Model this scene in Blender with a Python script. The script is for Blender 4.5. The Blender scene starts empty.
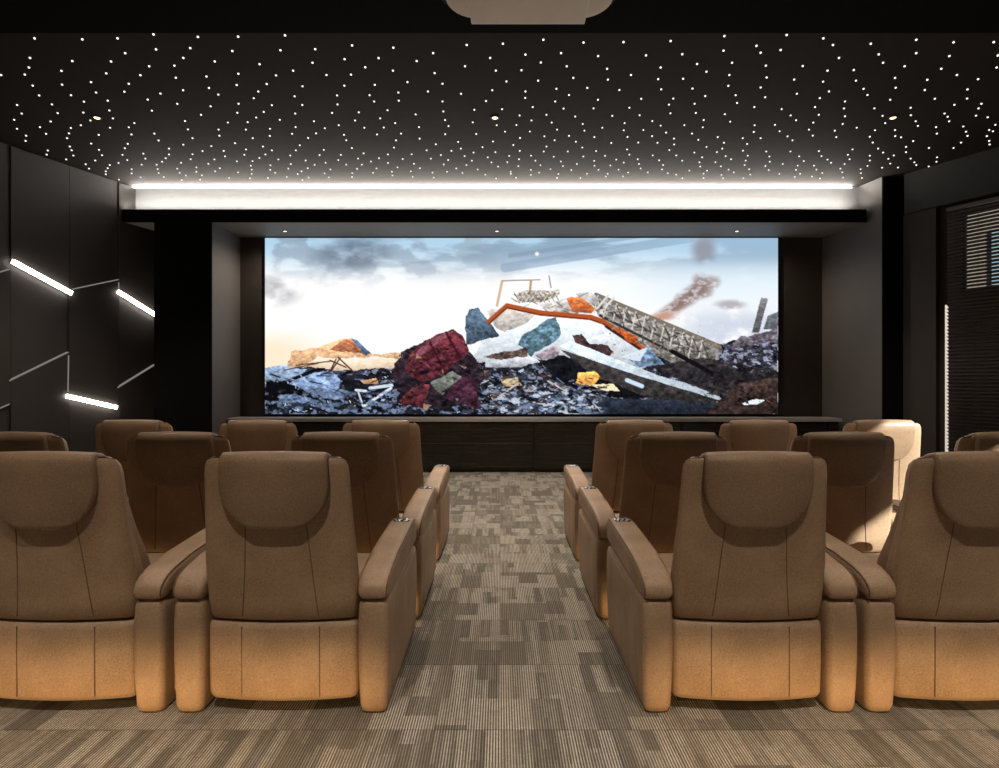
import bpy, bmesh, math, random
import numpy as np
from mathutils import Vector, Matrix

sc = bpy.context.scene
COL = sc.collection
PI = math.pi
F, CX, CY, EYE = 600.0, 500.0, 384.0, 1.40     # focal length in pixels, principal point, eye height

# ------------------------------------------------------------------ helpers
def srgb(r, g, b):
    def c(v):
        v /= 255.0
        return v / 12.92 if v <= 0.04045 else ((v + 0.055) / 1.055) ** 2.4
    return (c(r), c(g), c(b), 1.0)

def tag(o, label=None, cat=None, group=None, kind=None):
    if label: o['label'] = label
    if cat: o['category'] = cat
    if group: o['group'] = group
    if kind: o['kind'] = kind
    return o

def empty(name, loc=(0, 0, 0), rz=0.0):
    o = bpy.data.objects.new(name, None)
    o.empty_display_size = 0.1
    o.location = loc
    o.rotation_euler = (0, 0, rz)
    COL.objects.link(o)
    return o

def obj(name, bm, mats, parent=None, smooth=True, loc=None):
    me = bpy.data.meshes.new(name)
    bmesh.ops.recalc_face_normals(bm, faces=bm.faces)
    bm.to_mesh(me)
    bm.free()
    for p in me.polygons:
        p.use_smooth = smooth
    if smooth:
        try:
            me.set_sharp_from_angle(angle=math.radians(50))
        except Exception:
            pass
    if not isinstance(mats, (list, tuple)):
        mats = [mats]
    for m in mats:
        me.materials.append(m)
    o = bpy.data.objects.new(name, me)
    COL.objects.link(o)
    if parent:
        o.parent = parent
    if loc:
        o.location = loc
    return o

def struct(name, bm, mat, smooth=False):
    return tag(obj(name, bm, mat, None, smooth), kind='structure')

def copy_tree(o, parent=None):
    c = o.copy()
    COL.objects.link(c)
    if parent:
        c.parent = parent
    for ch in list(o.children):
        copy_tree(ch, c)
    return c

def box(bm, x0, x1, y0, y1, z0, z1, bev=0.0, seg=2, mi=0):
    vs = [bm.verts.new((x, y, z)) for z in (z0, z1) for y in (y0, y1) for x in (x0, x1)]
    idx = [(0, 2, 3, 1), (4, 5, 7, 6), (0, 1, 5, 4), (2, 6, 7, 3), (0, 4, 6, 2), (1, 3, 7, 5)]
    fs = [bm.faces.new([vs[i] for i in f]) for f in idx]
    for f in fs:
        f.material_index = mi
    if bev > 0:
        es = list({e for f in fs for e in f.edges})
        r = bmesh.ops.bevel(bm, geom=es, offset=bev, segments=seg, profile=0.5, affect='EDGES')
        for f in r['faces']:
            f.material_index = mi

def prism(bm, poly, z0, z1, mi=0):
    a = [bm.verts.new((p[0], p[1], z0)) for p in poly]
    b = [bm.verts.new((p[0], p[1], z1)) for p in poly]
    n = len(poly)
    fs = [bm.faces.new(a), bm.faces.new(b)]
    for i in range(n):
        fs.append(bm.faces.new((a[i], a[(i + 1) % n], b[(i + 1) % n], b[i])))
    for f in fs:
        f.material_index = mi

def hexa(bm, pts, mi=0):
    """8 points: four of one end, four of the other, same order"""
    v = [bm.verts.new(p) for p in pts]
    for f in ((0, 1, 2, 3), (7, 6, 5, 4), (0, 4, 5, 1), (1, 5, 6, 2), (2, 6, 7, 3), (3, 7, 4, 0)):
        bm.faces.new([v[i] for i in f]).material_index = mi

def loft(bm, secs, mi=0):
    rings = [[bm.verts.new(p) for p in s] for s in secs]
    n = len(rings[0])
    for a, b in zip(rings, rings[1:]):
        for i in range(n):
            bm.faces.new((a[i], a[(i + 1) % n], b[(i + 1) % n], b[i])).material_index = mi
    for r in (rings[0], rings[-1]):
        c = bm.verts.new(sum((v.co for v in r), Vector()) / n)
        for i in range(n):
            bm.faces.new((r[i], r[(i + 1) % n], c)).material_index = mi

def rrect(hw, v0, v1, r, n=4, k=4):
    """rounded rectangle as (u, v) points, u in -hw..hw, v in v0..v1; k points along each side"""
    r = min(r, hw * 0.98, (v1 - v0) * 0.49)
    pts = []
    cs = [(hw - r, v1 - r, 0), (-hw + r, v1 - r, 90), (-hw + r, v0 + r, 180), (hw - r, v0 + r, 270)]
    for j, (cx, cy, a0) in enumerate(cs):
        arc = [(cx + r * math.cos(math.radians(a0 + 90 * i / n)), cy + r * math.sin(math.radians(a0 + 90 * i / n))) for i in range(n + 1)]
        pts += arc
        nx, ny, na = cs[(j + 1) % 4]
        e = (nx + r * math.cos(math.radians(na)), ny + r * math.sin(math.radians(na)))
        s = arc[-1]
        for i in range(1, k):
            t = i / k
            pts.append((s[0] + (e[0] - s[0]) * t, s[1] + (e[1] - s[1]) * t))
    return pts

def tube(bm, path, r, n=6, mi=0):
    path = [Vector(p) for p in path]
    secs = []
    for i, p in enumerate(path):
        d = (path[min(i + 1, len(path) - 1)] - path[max(i - 1, 0)]).normalized()
        up = Vector((0, 0, 1)) if abs(d.z) < 0.9 else Vector((1, 0, 0))
        a = d.cross(up).normalized()
        b = d.cross(a).normalized()
        secs.append([p + a * (r * math.cos(2 * PI * k / n)) + b * (r * math.sin(2 * PI * k / n)) for k in range(n)])
    loft(bm, secs, mi)

def disc(bm, c, r, axis, h, n=24, mi=0):
    """short cylinder from c along axis by h"""
    c = Vector(c); ax = Vector(axis).normalized()
    up = Vector((0, 0, 1)) if abs(ax.z) < 0.9 else Vector((1, 0, 0))
    a = ax.cross(up).normalized(); b = ax.cross(a)
    loft(bm, [[c + ax * t + a * (r * math.cos(2 * PI * k / n)) + b * (r * math.sin(2 * PI * k / n)) for k in range(n)] for t in (0, h)], mi)

# ------------------------------------------------------------------ materials
class NT:
    def __init__(self, m):
        self.t = m.node_tree
    def n(self, typ, **kw):
        nd = self.t.nodes.new(typ)
        for k, v in kw.items():
            setattr(nd, k, v)
        return nd
    def set(self, sock, v):
        if hasattr(v, 'is_output') or isinstance(v, bpy.types.NodeSocket):
            self.t.links.new(v, sock)
        else:
            sock.default_value = v
    def m(self, op, a, b=None, c=None, clamp=False):
        nd = self.n('ShaderNodeMath', operation=op, use_clamp=clamp)
        self.set(nd.inputs[0], a)
        if b is not None: self.set(nd.inputs[1], b)
        if c is not None: self.set(nd.inputs[2], c)
        return nd.outputs[0]
    def mix(self, f, a, b):
        nd = self.n('ShaderNodeMix', data_type='RGBA')
        self.set(nd.inputs[0], f)
        self.set(nd.inputs[6], a)
        self.set(nd.inputs[7], b)
        return nd.outputs[2]
    def comb(self, x, y, z=0.0):
        nd = self.n('ShaderNodeCombineXYZ')
        for s, v in zip(nd.inputs, (x, y, z)):
            self.set(s, v)
        return nd.outputs[0]
    def ramp(self, f, stops):
        nd = self.n('ShaderNodeValToRGB')
        el = nd.color_ramp.elements
        while len(el) < len(stops): el.new(0.5)
        for e, (p, c) in zip(el, stops):
            e.position = p; e.color = c
        self.set(nd.inputs[0], f)
        return nd.outputs[0]

def new_mat(name):
    m = bpy.data.materials.new(name)
    m.use_nodes = True
    return m, NT(m), m.node_tree.nodes['Principled BSDF']

def paint(name, col, rough=0.6, spec=0.3, metal=0.0, noise=0.12, scale=8.0, bump=0.0, bscale=200.0):
    m, t, b = new_mat(name)
    tc = t.n('ShaderNodeTexCoord')
    nz = t.n('ShaderNodeTexNoise')
    nz.inputs['Scale'].default_value = scale
    nz.inputs['Detail'].default_value = 5
    t.t.links.new(tc.outputs['Object'], nz.inputs['Vector'])
    lo = tuple(c * (1 - noise) for c in col[:3]) + (1,)
    hi = tuple(min(1, c * (1 + noise)) for c in col[:3]) + (1,)
    c = t.ramp(nz.outputs[0], [(0.3, lo), (0.7, hi)])
    t.t.links.new(c, b.inputs['Base Color'])
    b.inputs['Roughness'].default_value = rough
    b.inputs['Specular IOR Level'].default_value = spec
    b.inputs['Metallic'].default_value = metal
    if bump > 0:
        n2 = t.n('ShaderNodeTexNoise')
        n2.inputs['Scale'].default_value = bscale
        t.t.links.new(tc.outputs['Object'], n2.inputs['Vector'])
        bp = t.n('ShaderNodeBump')
        bp.inputs['Strength'].default_value = bump
        bp.inputs['Distance'].default_value = 0.002
        t.t.links.new(n2.outputs[0], bp.inputs['Height'])
        t.t.links.new(bp.outputs[0], b.inputs['Normal'])
    return m

def glow(name, col, strength, sample=True):
    m = bpy.data.materials.new(name)
    m.use_nodes = True
    t = NT(m)
    m.node_tree.nodes.clear()
    e = t.n('ShaderNodeEmission')
    e.inputs[0].default_value = col
    e.inputs[1].default_value = strength
    o = t.n('ShaderNodeOutputMaterial')
    m.node_tree.links.new(e.outputs[0], o.inputs[0])
    if not sample:
        m.cycles.emission_sampling = 'NONE'
    return m

def leather(name, col, rough=0.5):
    m, t, b = new_mat(name)
    tc = t.n('ShaderNodeTexCoord')
    n1 = t.n('ShaderNodeTexNoise'); n1.inputs['Scale'].default_value = 5; n1.inputs['Detail'].default_value = 4
    n2 = t.n('ShaderNodeTexNoise'); n2.inputs['Scale'].default_value = 160; n2.inputs['Detail'].default_value = 3
    vo = t.n('ShaderNodeTexVoronoi'); vo.inputs['Scale'].default_value = 260
    for n in (n1, n2, vo):
        t.t.links.new(tc.outputs['Object'], n.inputs['Vector'])
    f = t.m('ADD', t.m('MULTIPLY', n1.outputs[0], 0.45), t.m('MULTIPLY', n2.outputs[0], 0.55))
    lo = tuple(c * 0.72 for c in col[:3]) + (1,)
    hi = tuple(min(1, c * 1.28) for c in col[:3]) + (1,)
    t.t.links.new(t.ramp(f, [(0.35, lo), (0.65, hi)]), b.inputs['Base Color'])
    b.inputs['Roughness'].default_value = rough
    b.inputs['Specular IOR Level'].default_value = 0.35
    bp = t.n('ShaderNodeBump'); bp.inputs['Strength'].default_value = 0.25; bp.inputs['Distance'].default_value = 0.0015
    t.t.links.new(t.m('ADD', vo.outputs[0], n2.outputs[0]), bp.inputs['Height'])
    t.t.links.new(bp.outputs[0], b.inputs['Normal'])
    return m

M = {}
M['black'] = paint('black_paint', (0.005, 0.0045, 0.004), 0.85, 0.08)
M['wall'] = paint('charcoal_wall_paint', (0.046, 0.040, 0.036), 0.5, 0.3, noise=0.06, scale=3)
M['wall_pale'] = paint('warm_grey_wall_paint', (0.14, 0.128, 0.120), 0.55, 0.3, noise=0.05, scale=3)
M['wall_brown'] = paint('dark_brown_wall_fabric', (0.05, 0.042, 0.035), 0.8, 0.2, noise=0.08, scale=6)
M['ceiling'] = paint('dark_ceiling_paint', (0.030, 0.025, 0.022), 0.8, 0.1, noise=0.05)
M['white'] = paint('pale_grey_plaster', (0.30, 0.295, 0.287), 0.7, 0.2, noise=0.03)
M['soffit'] = paint('grey_soffit_paint', (0.20, 0.18, 0.16), 0.6, 0.3, noise=0.04)
M['worktop'] = paint('grey_brown_worktop', (0.33, 0.305, 0.285), 0.45, 0.4, noise=0.08, scale=30)
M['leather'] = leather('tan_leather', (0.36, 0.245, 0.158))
M['leather_flap'] = leather('tan_leather_shaded', (0.27, 0.180, 0.114), 0.45)  # same leather, the flap's shade put into a darker colour
M['seam'] = paint('seam_thread', (0.17, 0.11, 0.068), 0.7)
M['chrome'] = paint('brushed_metal', (0.62, 0.62, 0.63), 0.25, 0.5, 1.0)
M['plastic'] = paint('black_plastic', (0.012, 0.011, 0.011), 0.4)
M['projector'] = paint('warm_white_plastic', (0.92, 0.91, 0.90), 0.5, noise=0.03)
M['frame'] = paint('dark_window_frame', (0.03, 0.028, 0.026), 0.4)
M['slat'] = paint('dark_blind_slats', (0.12, 0.104, 0.092), 0.4, noise=0.05)
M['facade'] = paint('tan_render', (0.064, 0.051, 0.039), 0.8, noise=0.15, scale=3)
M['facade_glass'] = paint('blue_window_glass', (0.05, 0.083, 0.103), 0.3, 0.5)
M['star'] = glow('fibre_star_light', (1.0, 0.95, 0.88, 1), 1.5, False)
M['led'] = glow('white_led_diffuser', (1.0, 0.93, 0.85, 1), 17.0)
M['edge_glow'] = glow('panel_edge_glow', (1.0, 0.94, 0.87, 1), 0.20)  # light caught by panel edges, put in as weak emission
M['cove'] = glow('cove_led_tape', (1.0, 0.965, 0.91, 1), 3.0)
M['lamp'] = glow('warm_lamp_lens', (1.0, 0.66, 0.34, 1), 4.0, False)
M['amber'] = glow('amber_led_lens', (1.0, 0.60, 0.22, 1), 1.5, False)

def wood(name):
    m, t, b = new_mat(name)
    tc = t.n('ShaderNodeTexCoord')
    mp = t.n('ShaderNodeMapping'); mp.inputs['Scale'].default_value = (0.7, 6, 9)
    t.t.links.new(tc.outputs['Object'], mp.inputs[0])
    nz = t.n('ShaderNodeTexNoise'); nz.inputs['Scale'].default_value = 3; nz.inputs['Detail'].default_value = 8; nz.inputs['Distortion'].default_value = 0.6
    t.t.links.new(mp.outputs[0], nz.inputs['Vector'])
    t.t.links.new(t.ramp(nz.outputs[0], [(0.3, (0.006, 0.0045, 0.0035, 1)), (0.7, (0.022, 0.016, 0.012, 1))]), b.inputs['Base Color'])
    b.inputs['Roughness'].default_value = 0.22
    b.inputs['Specular IOR Level'].default_value = 0.45
    return m
M['wood'] = wood('dark_walnut_veneer')

def carpet():
    m, t, b = new_mat('striped_carpet_tiles')
    tc = t.n('ShaderNodeTexCoord')
    sp = t.n('ShaderNodeSeparateXYZ')
    t.t.links.new(tc.outputs['Object'], sp.inputs[0])
    x, y = sp.outputs[0], sp.outputs[1]
    T = 0.565
    row = t.m('FLOOR', t.m('DIVIDE', t.m('SUBTRACT', y, 0.165), T))
    yin = t.m('FRACT', t.m('DIVIDE', t.m('SUBTRACT', y, 0.165), T))
    tcol = t.m('FLOOR', t.m('DIVIDE', t.m('ADD', x, 0.27), T))
    def wn(v):
        nd = t.n('ShaderNodeTexWhiteNoise'); nd.noise_dimensions = '3D'
        t.t.links.new(v, nd.inputs[0])
        return nd.outputs[0]
    def bars(w, parts, seed):
        c = t.m('FLOOR', t.m('DIVIDE', x, w))
        off = wn(t.comb(c, row, seed))
        seg = t.m('FLOOR', t.m('ADD', t.m('MULTIPLY', yin, parts), off))
        return wn(t.comb(c, t.m('ADD', t.m('MULTIPLY', row, 9.0), seg), seed + 3.7))
    P = 0.0112
    b1 = bars(5 * P, 1.35, 1.3)
    b2 = bars(12 * P, 1.6, 5.1)
    b3 = bars(P, 1.6, 8.2)
    tint = bars(7 * P, 1.2, 12.4)
    zone = t.m('GREATER_THAN', yin, t.m('MULTIPLY_ADD', wn(t.comb(tcol, row, 6.6)), 0.25, 0.38))
    za = t.m('ADD', t.m('MULTIPLY', b1, 0.62), t.m('MULTIPLY', b3, 0.38))
    zb = t.m('ADD', t.m('MULTIPLY', b2, 0.74), t.m('MULTIPLY', b3, 0.22))
    lvl = t.m('ADD', t.m('MULTIPLY', za, zone), t.m('MULTIPLY', zb, t.m('SUBTRACT', 1.0, zone)))
    lvl = t.m('ADD', lvl, t.m('MULTIPLY', t.m('SUBTRACT', wn(t.comb(tcol, row, 2.2)), 0.5), 0.18))
    lvl = t.ramp(lvl, [(0.22, (0, 0, 0, 1)), (0.42, (0.30, 0.30, 0.30, 1)), (0.56, (0.68, 0.68, 0.68, 1)), (0.72, (1, 1, 1, 1))])
    # thread stripes running away from the eye, about a centimetre apart
    th = t.m('DIVIDE', x, P)
    s = t.m('FRACT', th)
    s = t.m('MULTIPLY_ADD', t.m('COSINE', t.m('MULTIPLY', s, 2 * PI)), 0.9, 0.36, clamp=True)
    # loops along the thread
    lp = wn(t.comb(t.m('FLOOR', th), t.m('FLOOR', t.m('DIVIDE', y, 0.011)), 3.3))
    nz = t.n('ShaderNodeTexNoise'); nz.inputs['Scale'].default_value = 220; nz.inputs['Detail'].default_value = 2
    t.t.links.new(tc.outputs['Object'], nz.inputs['Vector'])
    lightc = t.mix(lvl, (0.230, 0.210, 0.178, 1), (0.66, 0.605, 0.520, 1))
    darkc = t.mix(lvl, (0.074, 0.068, 0.058, 1), (0.125, 0.112, 0.093, 1))
    f = t.m('MULTIPLY', s, t.m('MULTIPLY_ADD', lp, 0.45, 0.66), clamp=True)
    c = t.mix(f, darkc, lightc)
    c = t.mix(t.m('MULTIPLY', t.m('GREATER_THAN', tint, 0.66), 0.22), c, (0.20, 0.150, 0.098, 1))
    # tile joints
    jy = t.m('LESS_THAN', t.m('ABSOLUTE', t.m('SUBTRACT', yin, 0.006)), 0.006)
    jx = t.m('LESS_THAN', t.m('ABSOLUTE', t.m('SUBTRACT', t.m('FRACT', t.m('DIVIDE', t.m('ADD', x, 0.27), T)), 0.006)), 0.004)
    c = t.mix(t.m('MULTIPLY', t.m('MAXIMUM', jx, jy), 0.5), c, (0.05, 0.043, 0.036, 1))
    c = t.mix(t.m('MULTIPLY', nz.outputs[0], 0.35), c, (0.10, 0.088, 0.072, 1))
    t.t.links.new(c, b.inputs['Base Color'])
    b.inputs['Roughness'].default_value = 0.95
    b.inputs['Specular IOR Level'].default_value = 0.1
    bp = t.n('ShaderNodeBump'); bp.inputs['Strength'].default_value = 0.35; bp.inputs['Distance'].default_value = 0.004
    t.t.links.new(t.m('ADD', f, nz.outputs[0]), bp.inputs['Height'])
    t.t.links.new(bp.outputs[0], b.inputs['Normal'])
    return m
M['carpet'] = carpet()

def glass():
    m = bpy.data.materials.new('window_glass'); m.use_nodes = True
    t = NT(m); m.node_tree.nodes.clear()
    tr = t.n('ShaderNodeBsdfTransparent'); tr.inputs[0].default_value = (0.93, 0.96, 0.97, 1)
    gl = t.n('ShaderNodeBsdfGlossy'); gl.inputs['Roughness'].default_value = 0.02
    fr = t.n('ShaderNodeFresnel'); fr.inputs[0].default_value = 1.45
    mx = t.n('ShaderNodeMixShader')
    o = t.n('ShaderNodeOutputMaterial')
    L = m.node_tree.links
    L.new(fr.outputs[0], mx.inputs[0]); L.new(tr.outputs[0], mx.inputs[1]); L.new(gl.outputs[0], mx.inputs[2]); L.new(mx.outputs[0], o.inputs[0])
    return m
M['glass'] = glass()

def panel_mat():
    m, t, b = new_mat('seat_control_plate')
    tc = t.n('ShaderNodeTexCoord')
    wv = t.n('ShaderNodeTexWave'); wv.inputs['Scale'].default_value = 14; wv.inputs['Distortion'].default_value = 9; wv.inputs['Detail'].default_value = 1
    t.t.links.new(tc.outputs['Object'], wv.inputs['Vector'])
    t.t.links.new(t.ramp(wv.outputs[0], [(0.35, (0.03, 0.03, 0.035, 1)), (0.5, (0.75, 0.76, 0.8, 1))]), b.inputs['Base Color'])
    b.inputs['Metallic'].default_value = 0.6
    b.inputs['Roughness'].default_value = 0.25
    return m
M['plate'] = panel_mat()

# ------------------------------------------------------------------ the room
ZC = 4.436          # star ceiling
ZLOW = 4.19         # lower black ceiling over the seats
YLOW = 4.77         # where it ends
def lw(y):          # left wall, angled part: x at depth y
    return -5.66 + 0.355 * (y - 9.25)
def rw(y):          # right wall, angled part
    return 6.0 + (8.7 - y) * 0.526

bm = bmesh.new(); box(bm, -7.2, 7.2, -2.4, 10.5, -0.15, 0.0); struct('floor', bm, M['carpet'])
bm = bmesh.new(); box(bm, -7.2, 7.2, YLOW, 10.5, ZC, ZC + 0.2); struct('ceiling', bm, M['ceiling'])
bm = bmesh.new(); box(bm, -7.2, 7.2, -2.4, YLOW, ZLOW, ZC + 0.2); struct('ceiling_lower', bm, M['black'])
bm = bmesh.new(); prism(bm, [(-6.5, -2.4), (-6.5, 6.884), (lw(10.0), 10.0), (lw(10.0), 10.5), (-7.2, 10.5), (-7.2, -2.4)], 0, ZC); struct('wall_left', bm, M['wall'])
bm = bmesh.new(); box(bm, -7.2, 7.2, -2.6, -2.4, 0, ZC); struct('wall_back', bm, M['wall'])
bm = bmesh.new(); box(bm, -5.5, 5.5, 10.0, 10.3, 0, ZC); struct('wall_front', bm, M['wall_brown'])

# right wall: straight stretch with the sun window, angled stretch with the blind window
WX = 6.75
YK = 8.7 - (WX - 6.0) / 0.526
SUNW = (0.60, 3.60, 1.2, 0.68 * (WX + 0.25) - 0.984 + 0.07)
bm = bmesh.new()
box(bm, WX, WX + 0.25, -2.4, SUNW[0], 0, ZC)
box(bm, WX, WX + 0.25, SUNW[1], YK, 0, ZC)
box(bm, WX, WX + 0.25, SUNW[0], SUNW[1], 0, SUNW[2])
box(bm, WX, WX + 0.25, SUNW[0], SUNW[1], SUNW[3], ZC)
nrm = Vector((1, 0.526)).normalized()      # outward normal of the angled part
def rseg(ya, yb, z0, z1, d0=0.0, d1=0.2, bmx=None):
    a = Vector((rw(ya), ya)); b = Vector((rw(yb), yb))
    prism(bmx, [a + nrm * d0, b + nrm * d0, b + nrm * d1, a + nrm * d1], z0, z1)
O1, O2 = 7.45, 8.19                       # opening, near and far depth
S1, S2 = 8.305, 8.343                     # slit added beside the blind, stands for light leaking past its edge
for args in ((YK, O1, 0, ZC), (O1, O2, 0, 2.66), (O1, O2, 3.76, ZC), (O2, S1, 0, ZC), (S1, S2, 0, 0.4), (S1, S2, 2.5, ZC)):
    rseg(*args, bmx=bm)
a, b = Vector((rw(S2), S2)), Vector((rw(8.95), 8.95))
a2 = Vector((rw(S2 + 0.12), S2 + 0.12)) + nrm * 0.2
prism(bm, [a, b, b + nrm * 0.2, a2], 0, ZC)
struct('wall_right', bm, M['wall'])
bm = bmesh.new(); rseg(7.0, 8.75, 3.86, ZC, -0.14, 0.0, bm); struct('trim_1', bm, M['frame'])            # beam over the blind
bm = bmesh.new(); rseg(8.40, 8.78, 0, 3.86, -0.10, 0.0, bm); struct('trim_2', bm, M['wall'])       # grey panel left of the blind
bm = bmesh.new(); prism(bm, [(5.60, 8.80), (6.6, 8.80), (6.6, 10.5), (5.37, 10.5), (5.37, 10.0)], 0, ZC); struct('wall_alcove_right', bm, M['wall_pale'])
bm = bmesh.new(); box(bm, 5.602, 6.02, 8.775, 8.80, 0, ZC); struct('trim_3', bm, M['black'])
bm = bmesh.new(); box(bm, -5.19, -4.33, 9.03, 10.0, 0, 3.84); struct('wall_alcove_left', bm, M['wall_pale'])
bm = bmesh.new(); box(bm, -5.19, -4.332, 9.005, 9.03, 0, 3.84); struct('trim_4', bm, M['black'])
# soffit over the screen, black front ledge, white cove face
bm = bmesh.new(); box(bm, -5.80, 5.58, 9.06, 10.0, 3.84, 4.0); struct('ceiling_soffit', bm, M['soffit'])
bm = bmesh.new(); box(bm, -5.74, 5.52, 9.03, 9.06, 3.838, 4.03); struct('trim_5', bm, M['black'])
bm = bmesh.new(); box(bm, -5.80, 5.52, 9.24, 9.34, 4.0, ZC); struct('wall_cove', bm, M['white'])

# relief panels of the left wall
def lp(px, py, d=0.0):
    """point of the angled left wall seen at pixel px, py, moved d into the room"""
    t = (px - CX) / F
    y = (8.944 - 1.0612 * d) / (0.355 - t)
    z = EYE + (CY - py) / F * y
    return Vector((t * y, y, z))
cols = [(-75, -38, 250, 262, 372, 395), (-38, 11, 283, 268, 425, 404), (11, 69.5, 260.5, 292, 381, 352), (69.5, 119, 290, 279, 396, 407), (119, 156.5, 292, 316, 388, 364)]
bm = bmesh.new()
for i, (xa, xb, a1, b1, a2, b2) in enumerate(cols):
    th = [(0.05, 0.025, 0.06), (0.03, 0.06, 0.03)][i % 2]
    def zat(px, z):      # pixel row of height z at pixel column px
        y = 8.944 / (0.355 - (px - CX) / F)
        return CY - (z - EYE) * F / y
    xb2 = xb - 0.35
    rows = [((zat(xa, ZC - 0.01), zat(xb2, ZC - 0.01)), (a1, b1)), ((a1 + 0.6, b1 + 0.6), (a2, b2)), ((a2 + 0.6, b2 + 0.6), (zat(xa, 0.01), zat(xb2, 0.01)))]
    for (top, bot), d in zip(rows, th):
        q = [lp(xa, top[0], d), lp(xb2, top[1], d), lp(xb2, bot[1], d), lp(xa, bot[0], d)]
        n = Vector((1, -0.355, 0)).normalized() * (d - 0.002)
        hexa(bm, [p - n for p in q] + q)
struct('trim_6', bm, M['wall'])

# ------------------------------------------------------------------ wall light bars, lit panel edges made as glow
def wall_bar(pa, pb, w, d0, d1):
    a, b = lp(*pa, 0.08), lp(*pb, 0.08)
    n = Vector((1, -0.355, 0)).normalized()
    u = (b - a).normalized(); v = n.cross(u).normalized()
    def bar(bm, w, d0, d1, e=0.0):
        d0, d1 = d0 - 0.08, d1 - 0.08
        A, B = a + u * e, b - u * e
        hexa(bm, [A + v * w + n * d0, A - v * w + n * d0, A - v * w + n * d1, A + v * w + n * d1,
                  B + v * w + n * d0, B - v * w + n * d0, B - v * w + n * d1, B + v * w + n * d1])
    return bar
def light_bar(pa, pb, label):
    bar = wall_bar(pa, pb, 0, 0, 0)
    mid = (lp(*pa, 0.08) + lp(*pb, 0.08)) / 2
    t = tag(empty('wall_lamp_bar', mid), label, 'light bar', 'glowing bars on the left wall', 'thing')
    for nm, w, d0, d1, mt in (('housing', 0.020, 0.004, 0.062, M['frame']), ('diffuser', 0.026, 0.0625, 0.095, M['led'])):
        bm = bmesh.new(); bar(bm, w, d0, d1, 0.005)
        bmesh.ops.translate(bm, verts=bm.verts, vec=-mid)
        obj(nm, bm, mt, t, False)
light_bar((12, 261), (72, 293.5), 'long bright white light bar slanting down, highest on the left wall')
light_bar((118, 291.5), (158, 316.5), 'bright white light bar slanting down at the far end of left wall')
light_bar((66.5, 396), (117, 407.5), 'bright white light bar low on the left wall above the chair tops')
def panel_edge(pa, pb, label):  # raised panel edge, the light it catches made as a glow
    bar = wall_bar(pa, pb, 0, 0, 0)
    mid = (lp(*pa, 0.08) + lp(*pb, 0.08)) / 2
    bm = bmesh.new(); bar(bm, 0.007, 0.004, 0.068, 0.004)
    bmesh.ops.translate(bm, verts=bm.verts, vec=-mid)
    o = obj('wall_panel_edge', bm, M['edge_glow'], None, False, mid)
    tag(o, label, 'light strip', 'thin panel edges on the left wall, given a glow', 'thing')
panel_edge((-38, 283), (11.5, 269), 'thin panel edge given a faint glow at upper left picture edge on the left wall')
panel_edge((74, 289), (119.5, 279.5), 'thin panel edge given a faint glow rising between the two upper bright bars')
panel_edge((10, 381), (69.5, 352), 'longest thin panel edge given a faint glow rising in the middle of the left wall')
panel_edge((118, 388), (156, 364.5), 'thin panel edge given a faint glow rising to the far end, under the bright bar')
panel_edge((-38, 425), (10.5, 404), 'thin panel edge given a faint glow at lower left picture edge on the left wall')
panel_edge((69.4, 355), (68.8, 392), 'upright thin panel edge given a faint glow dropping to the low bright bar')
panel_edge((119.6, 282), (119.4, 289), 'very short upright panel edge given a faint glow between the two upper bright bars')

# ------------------------------------------------------------------ cove lighting
t = tag(empty('cove_light', (-0.1, 9.2, 4.03)), 'long white cove light glowing above the black ledge over the screen', 'cove light')
bm = bmesh.new(); box(bm, -5.55, 5.48, -0.13, -0.01, 0.0, 0.008); obj('led_tape', bm, M['cove'], t, False)
bm = bmesh.new(); box(bm, -5.60, 5.52, 0.022, 0.038, 0.384, 0.396); obj('upper_led_tape', bm, M['cove'], t, False)
def cove_lamp(loc, w, h, power, rot, spread=180):
    l = bpy.data.lights.new('cove_lamp', 'AREA')
    l.shape = 'RECTANGLE'; l.size = w; l.size_y = h; l.energy = power; l.color = (1.0, 0.965, 0.91); l.spread = math.radians(spread)
    o = bpy.data.objects.new('cove_lamp', l); COL.objects.link(o); o.parent = t
    o.location = loc; o.rotation_euler = (rot, 0, 0)
cove_lamp((-0.04, 0.010, 0.376), 11.08, 0.02, 150, -math.radians(140))     # out along the ceiling
cove_lamp((-0.03, -0.11, 0.014), 11.0, 0.03, 120, -math.radians(162), 170)  # up at the ceiling
cove_lamp((-0.03, -0.03, 0.010), 11.0, 0.02, 22, PI, 170)                   # up the face

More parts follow.
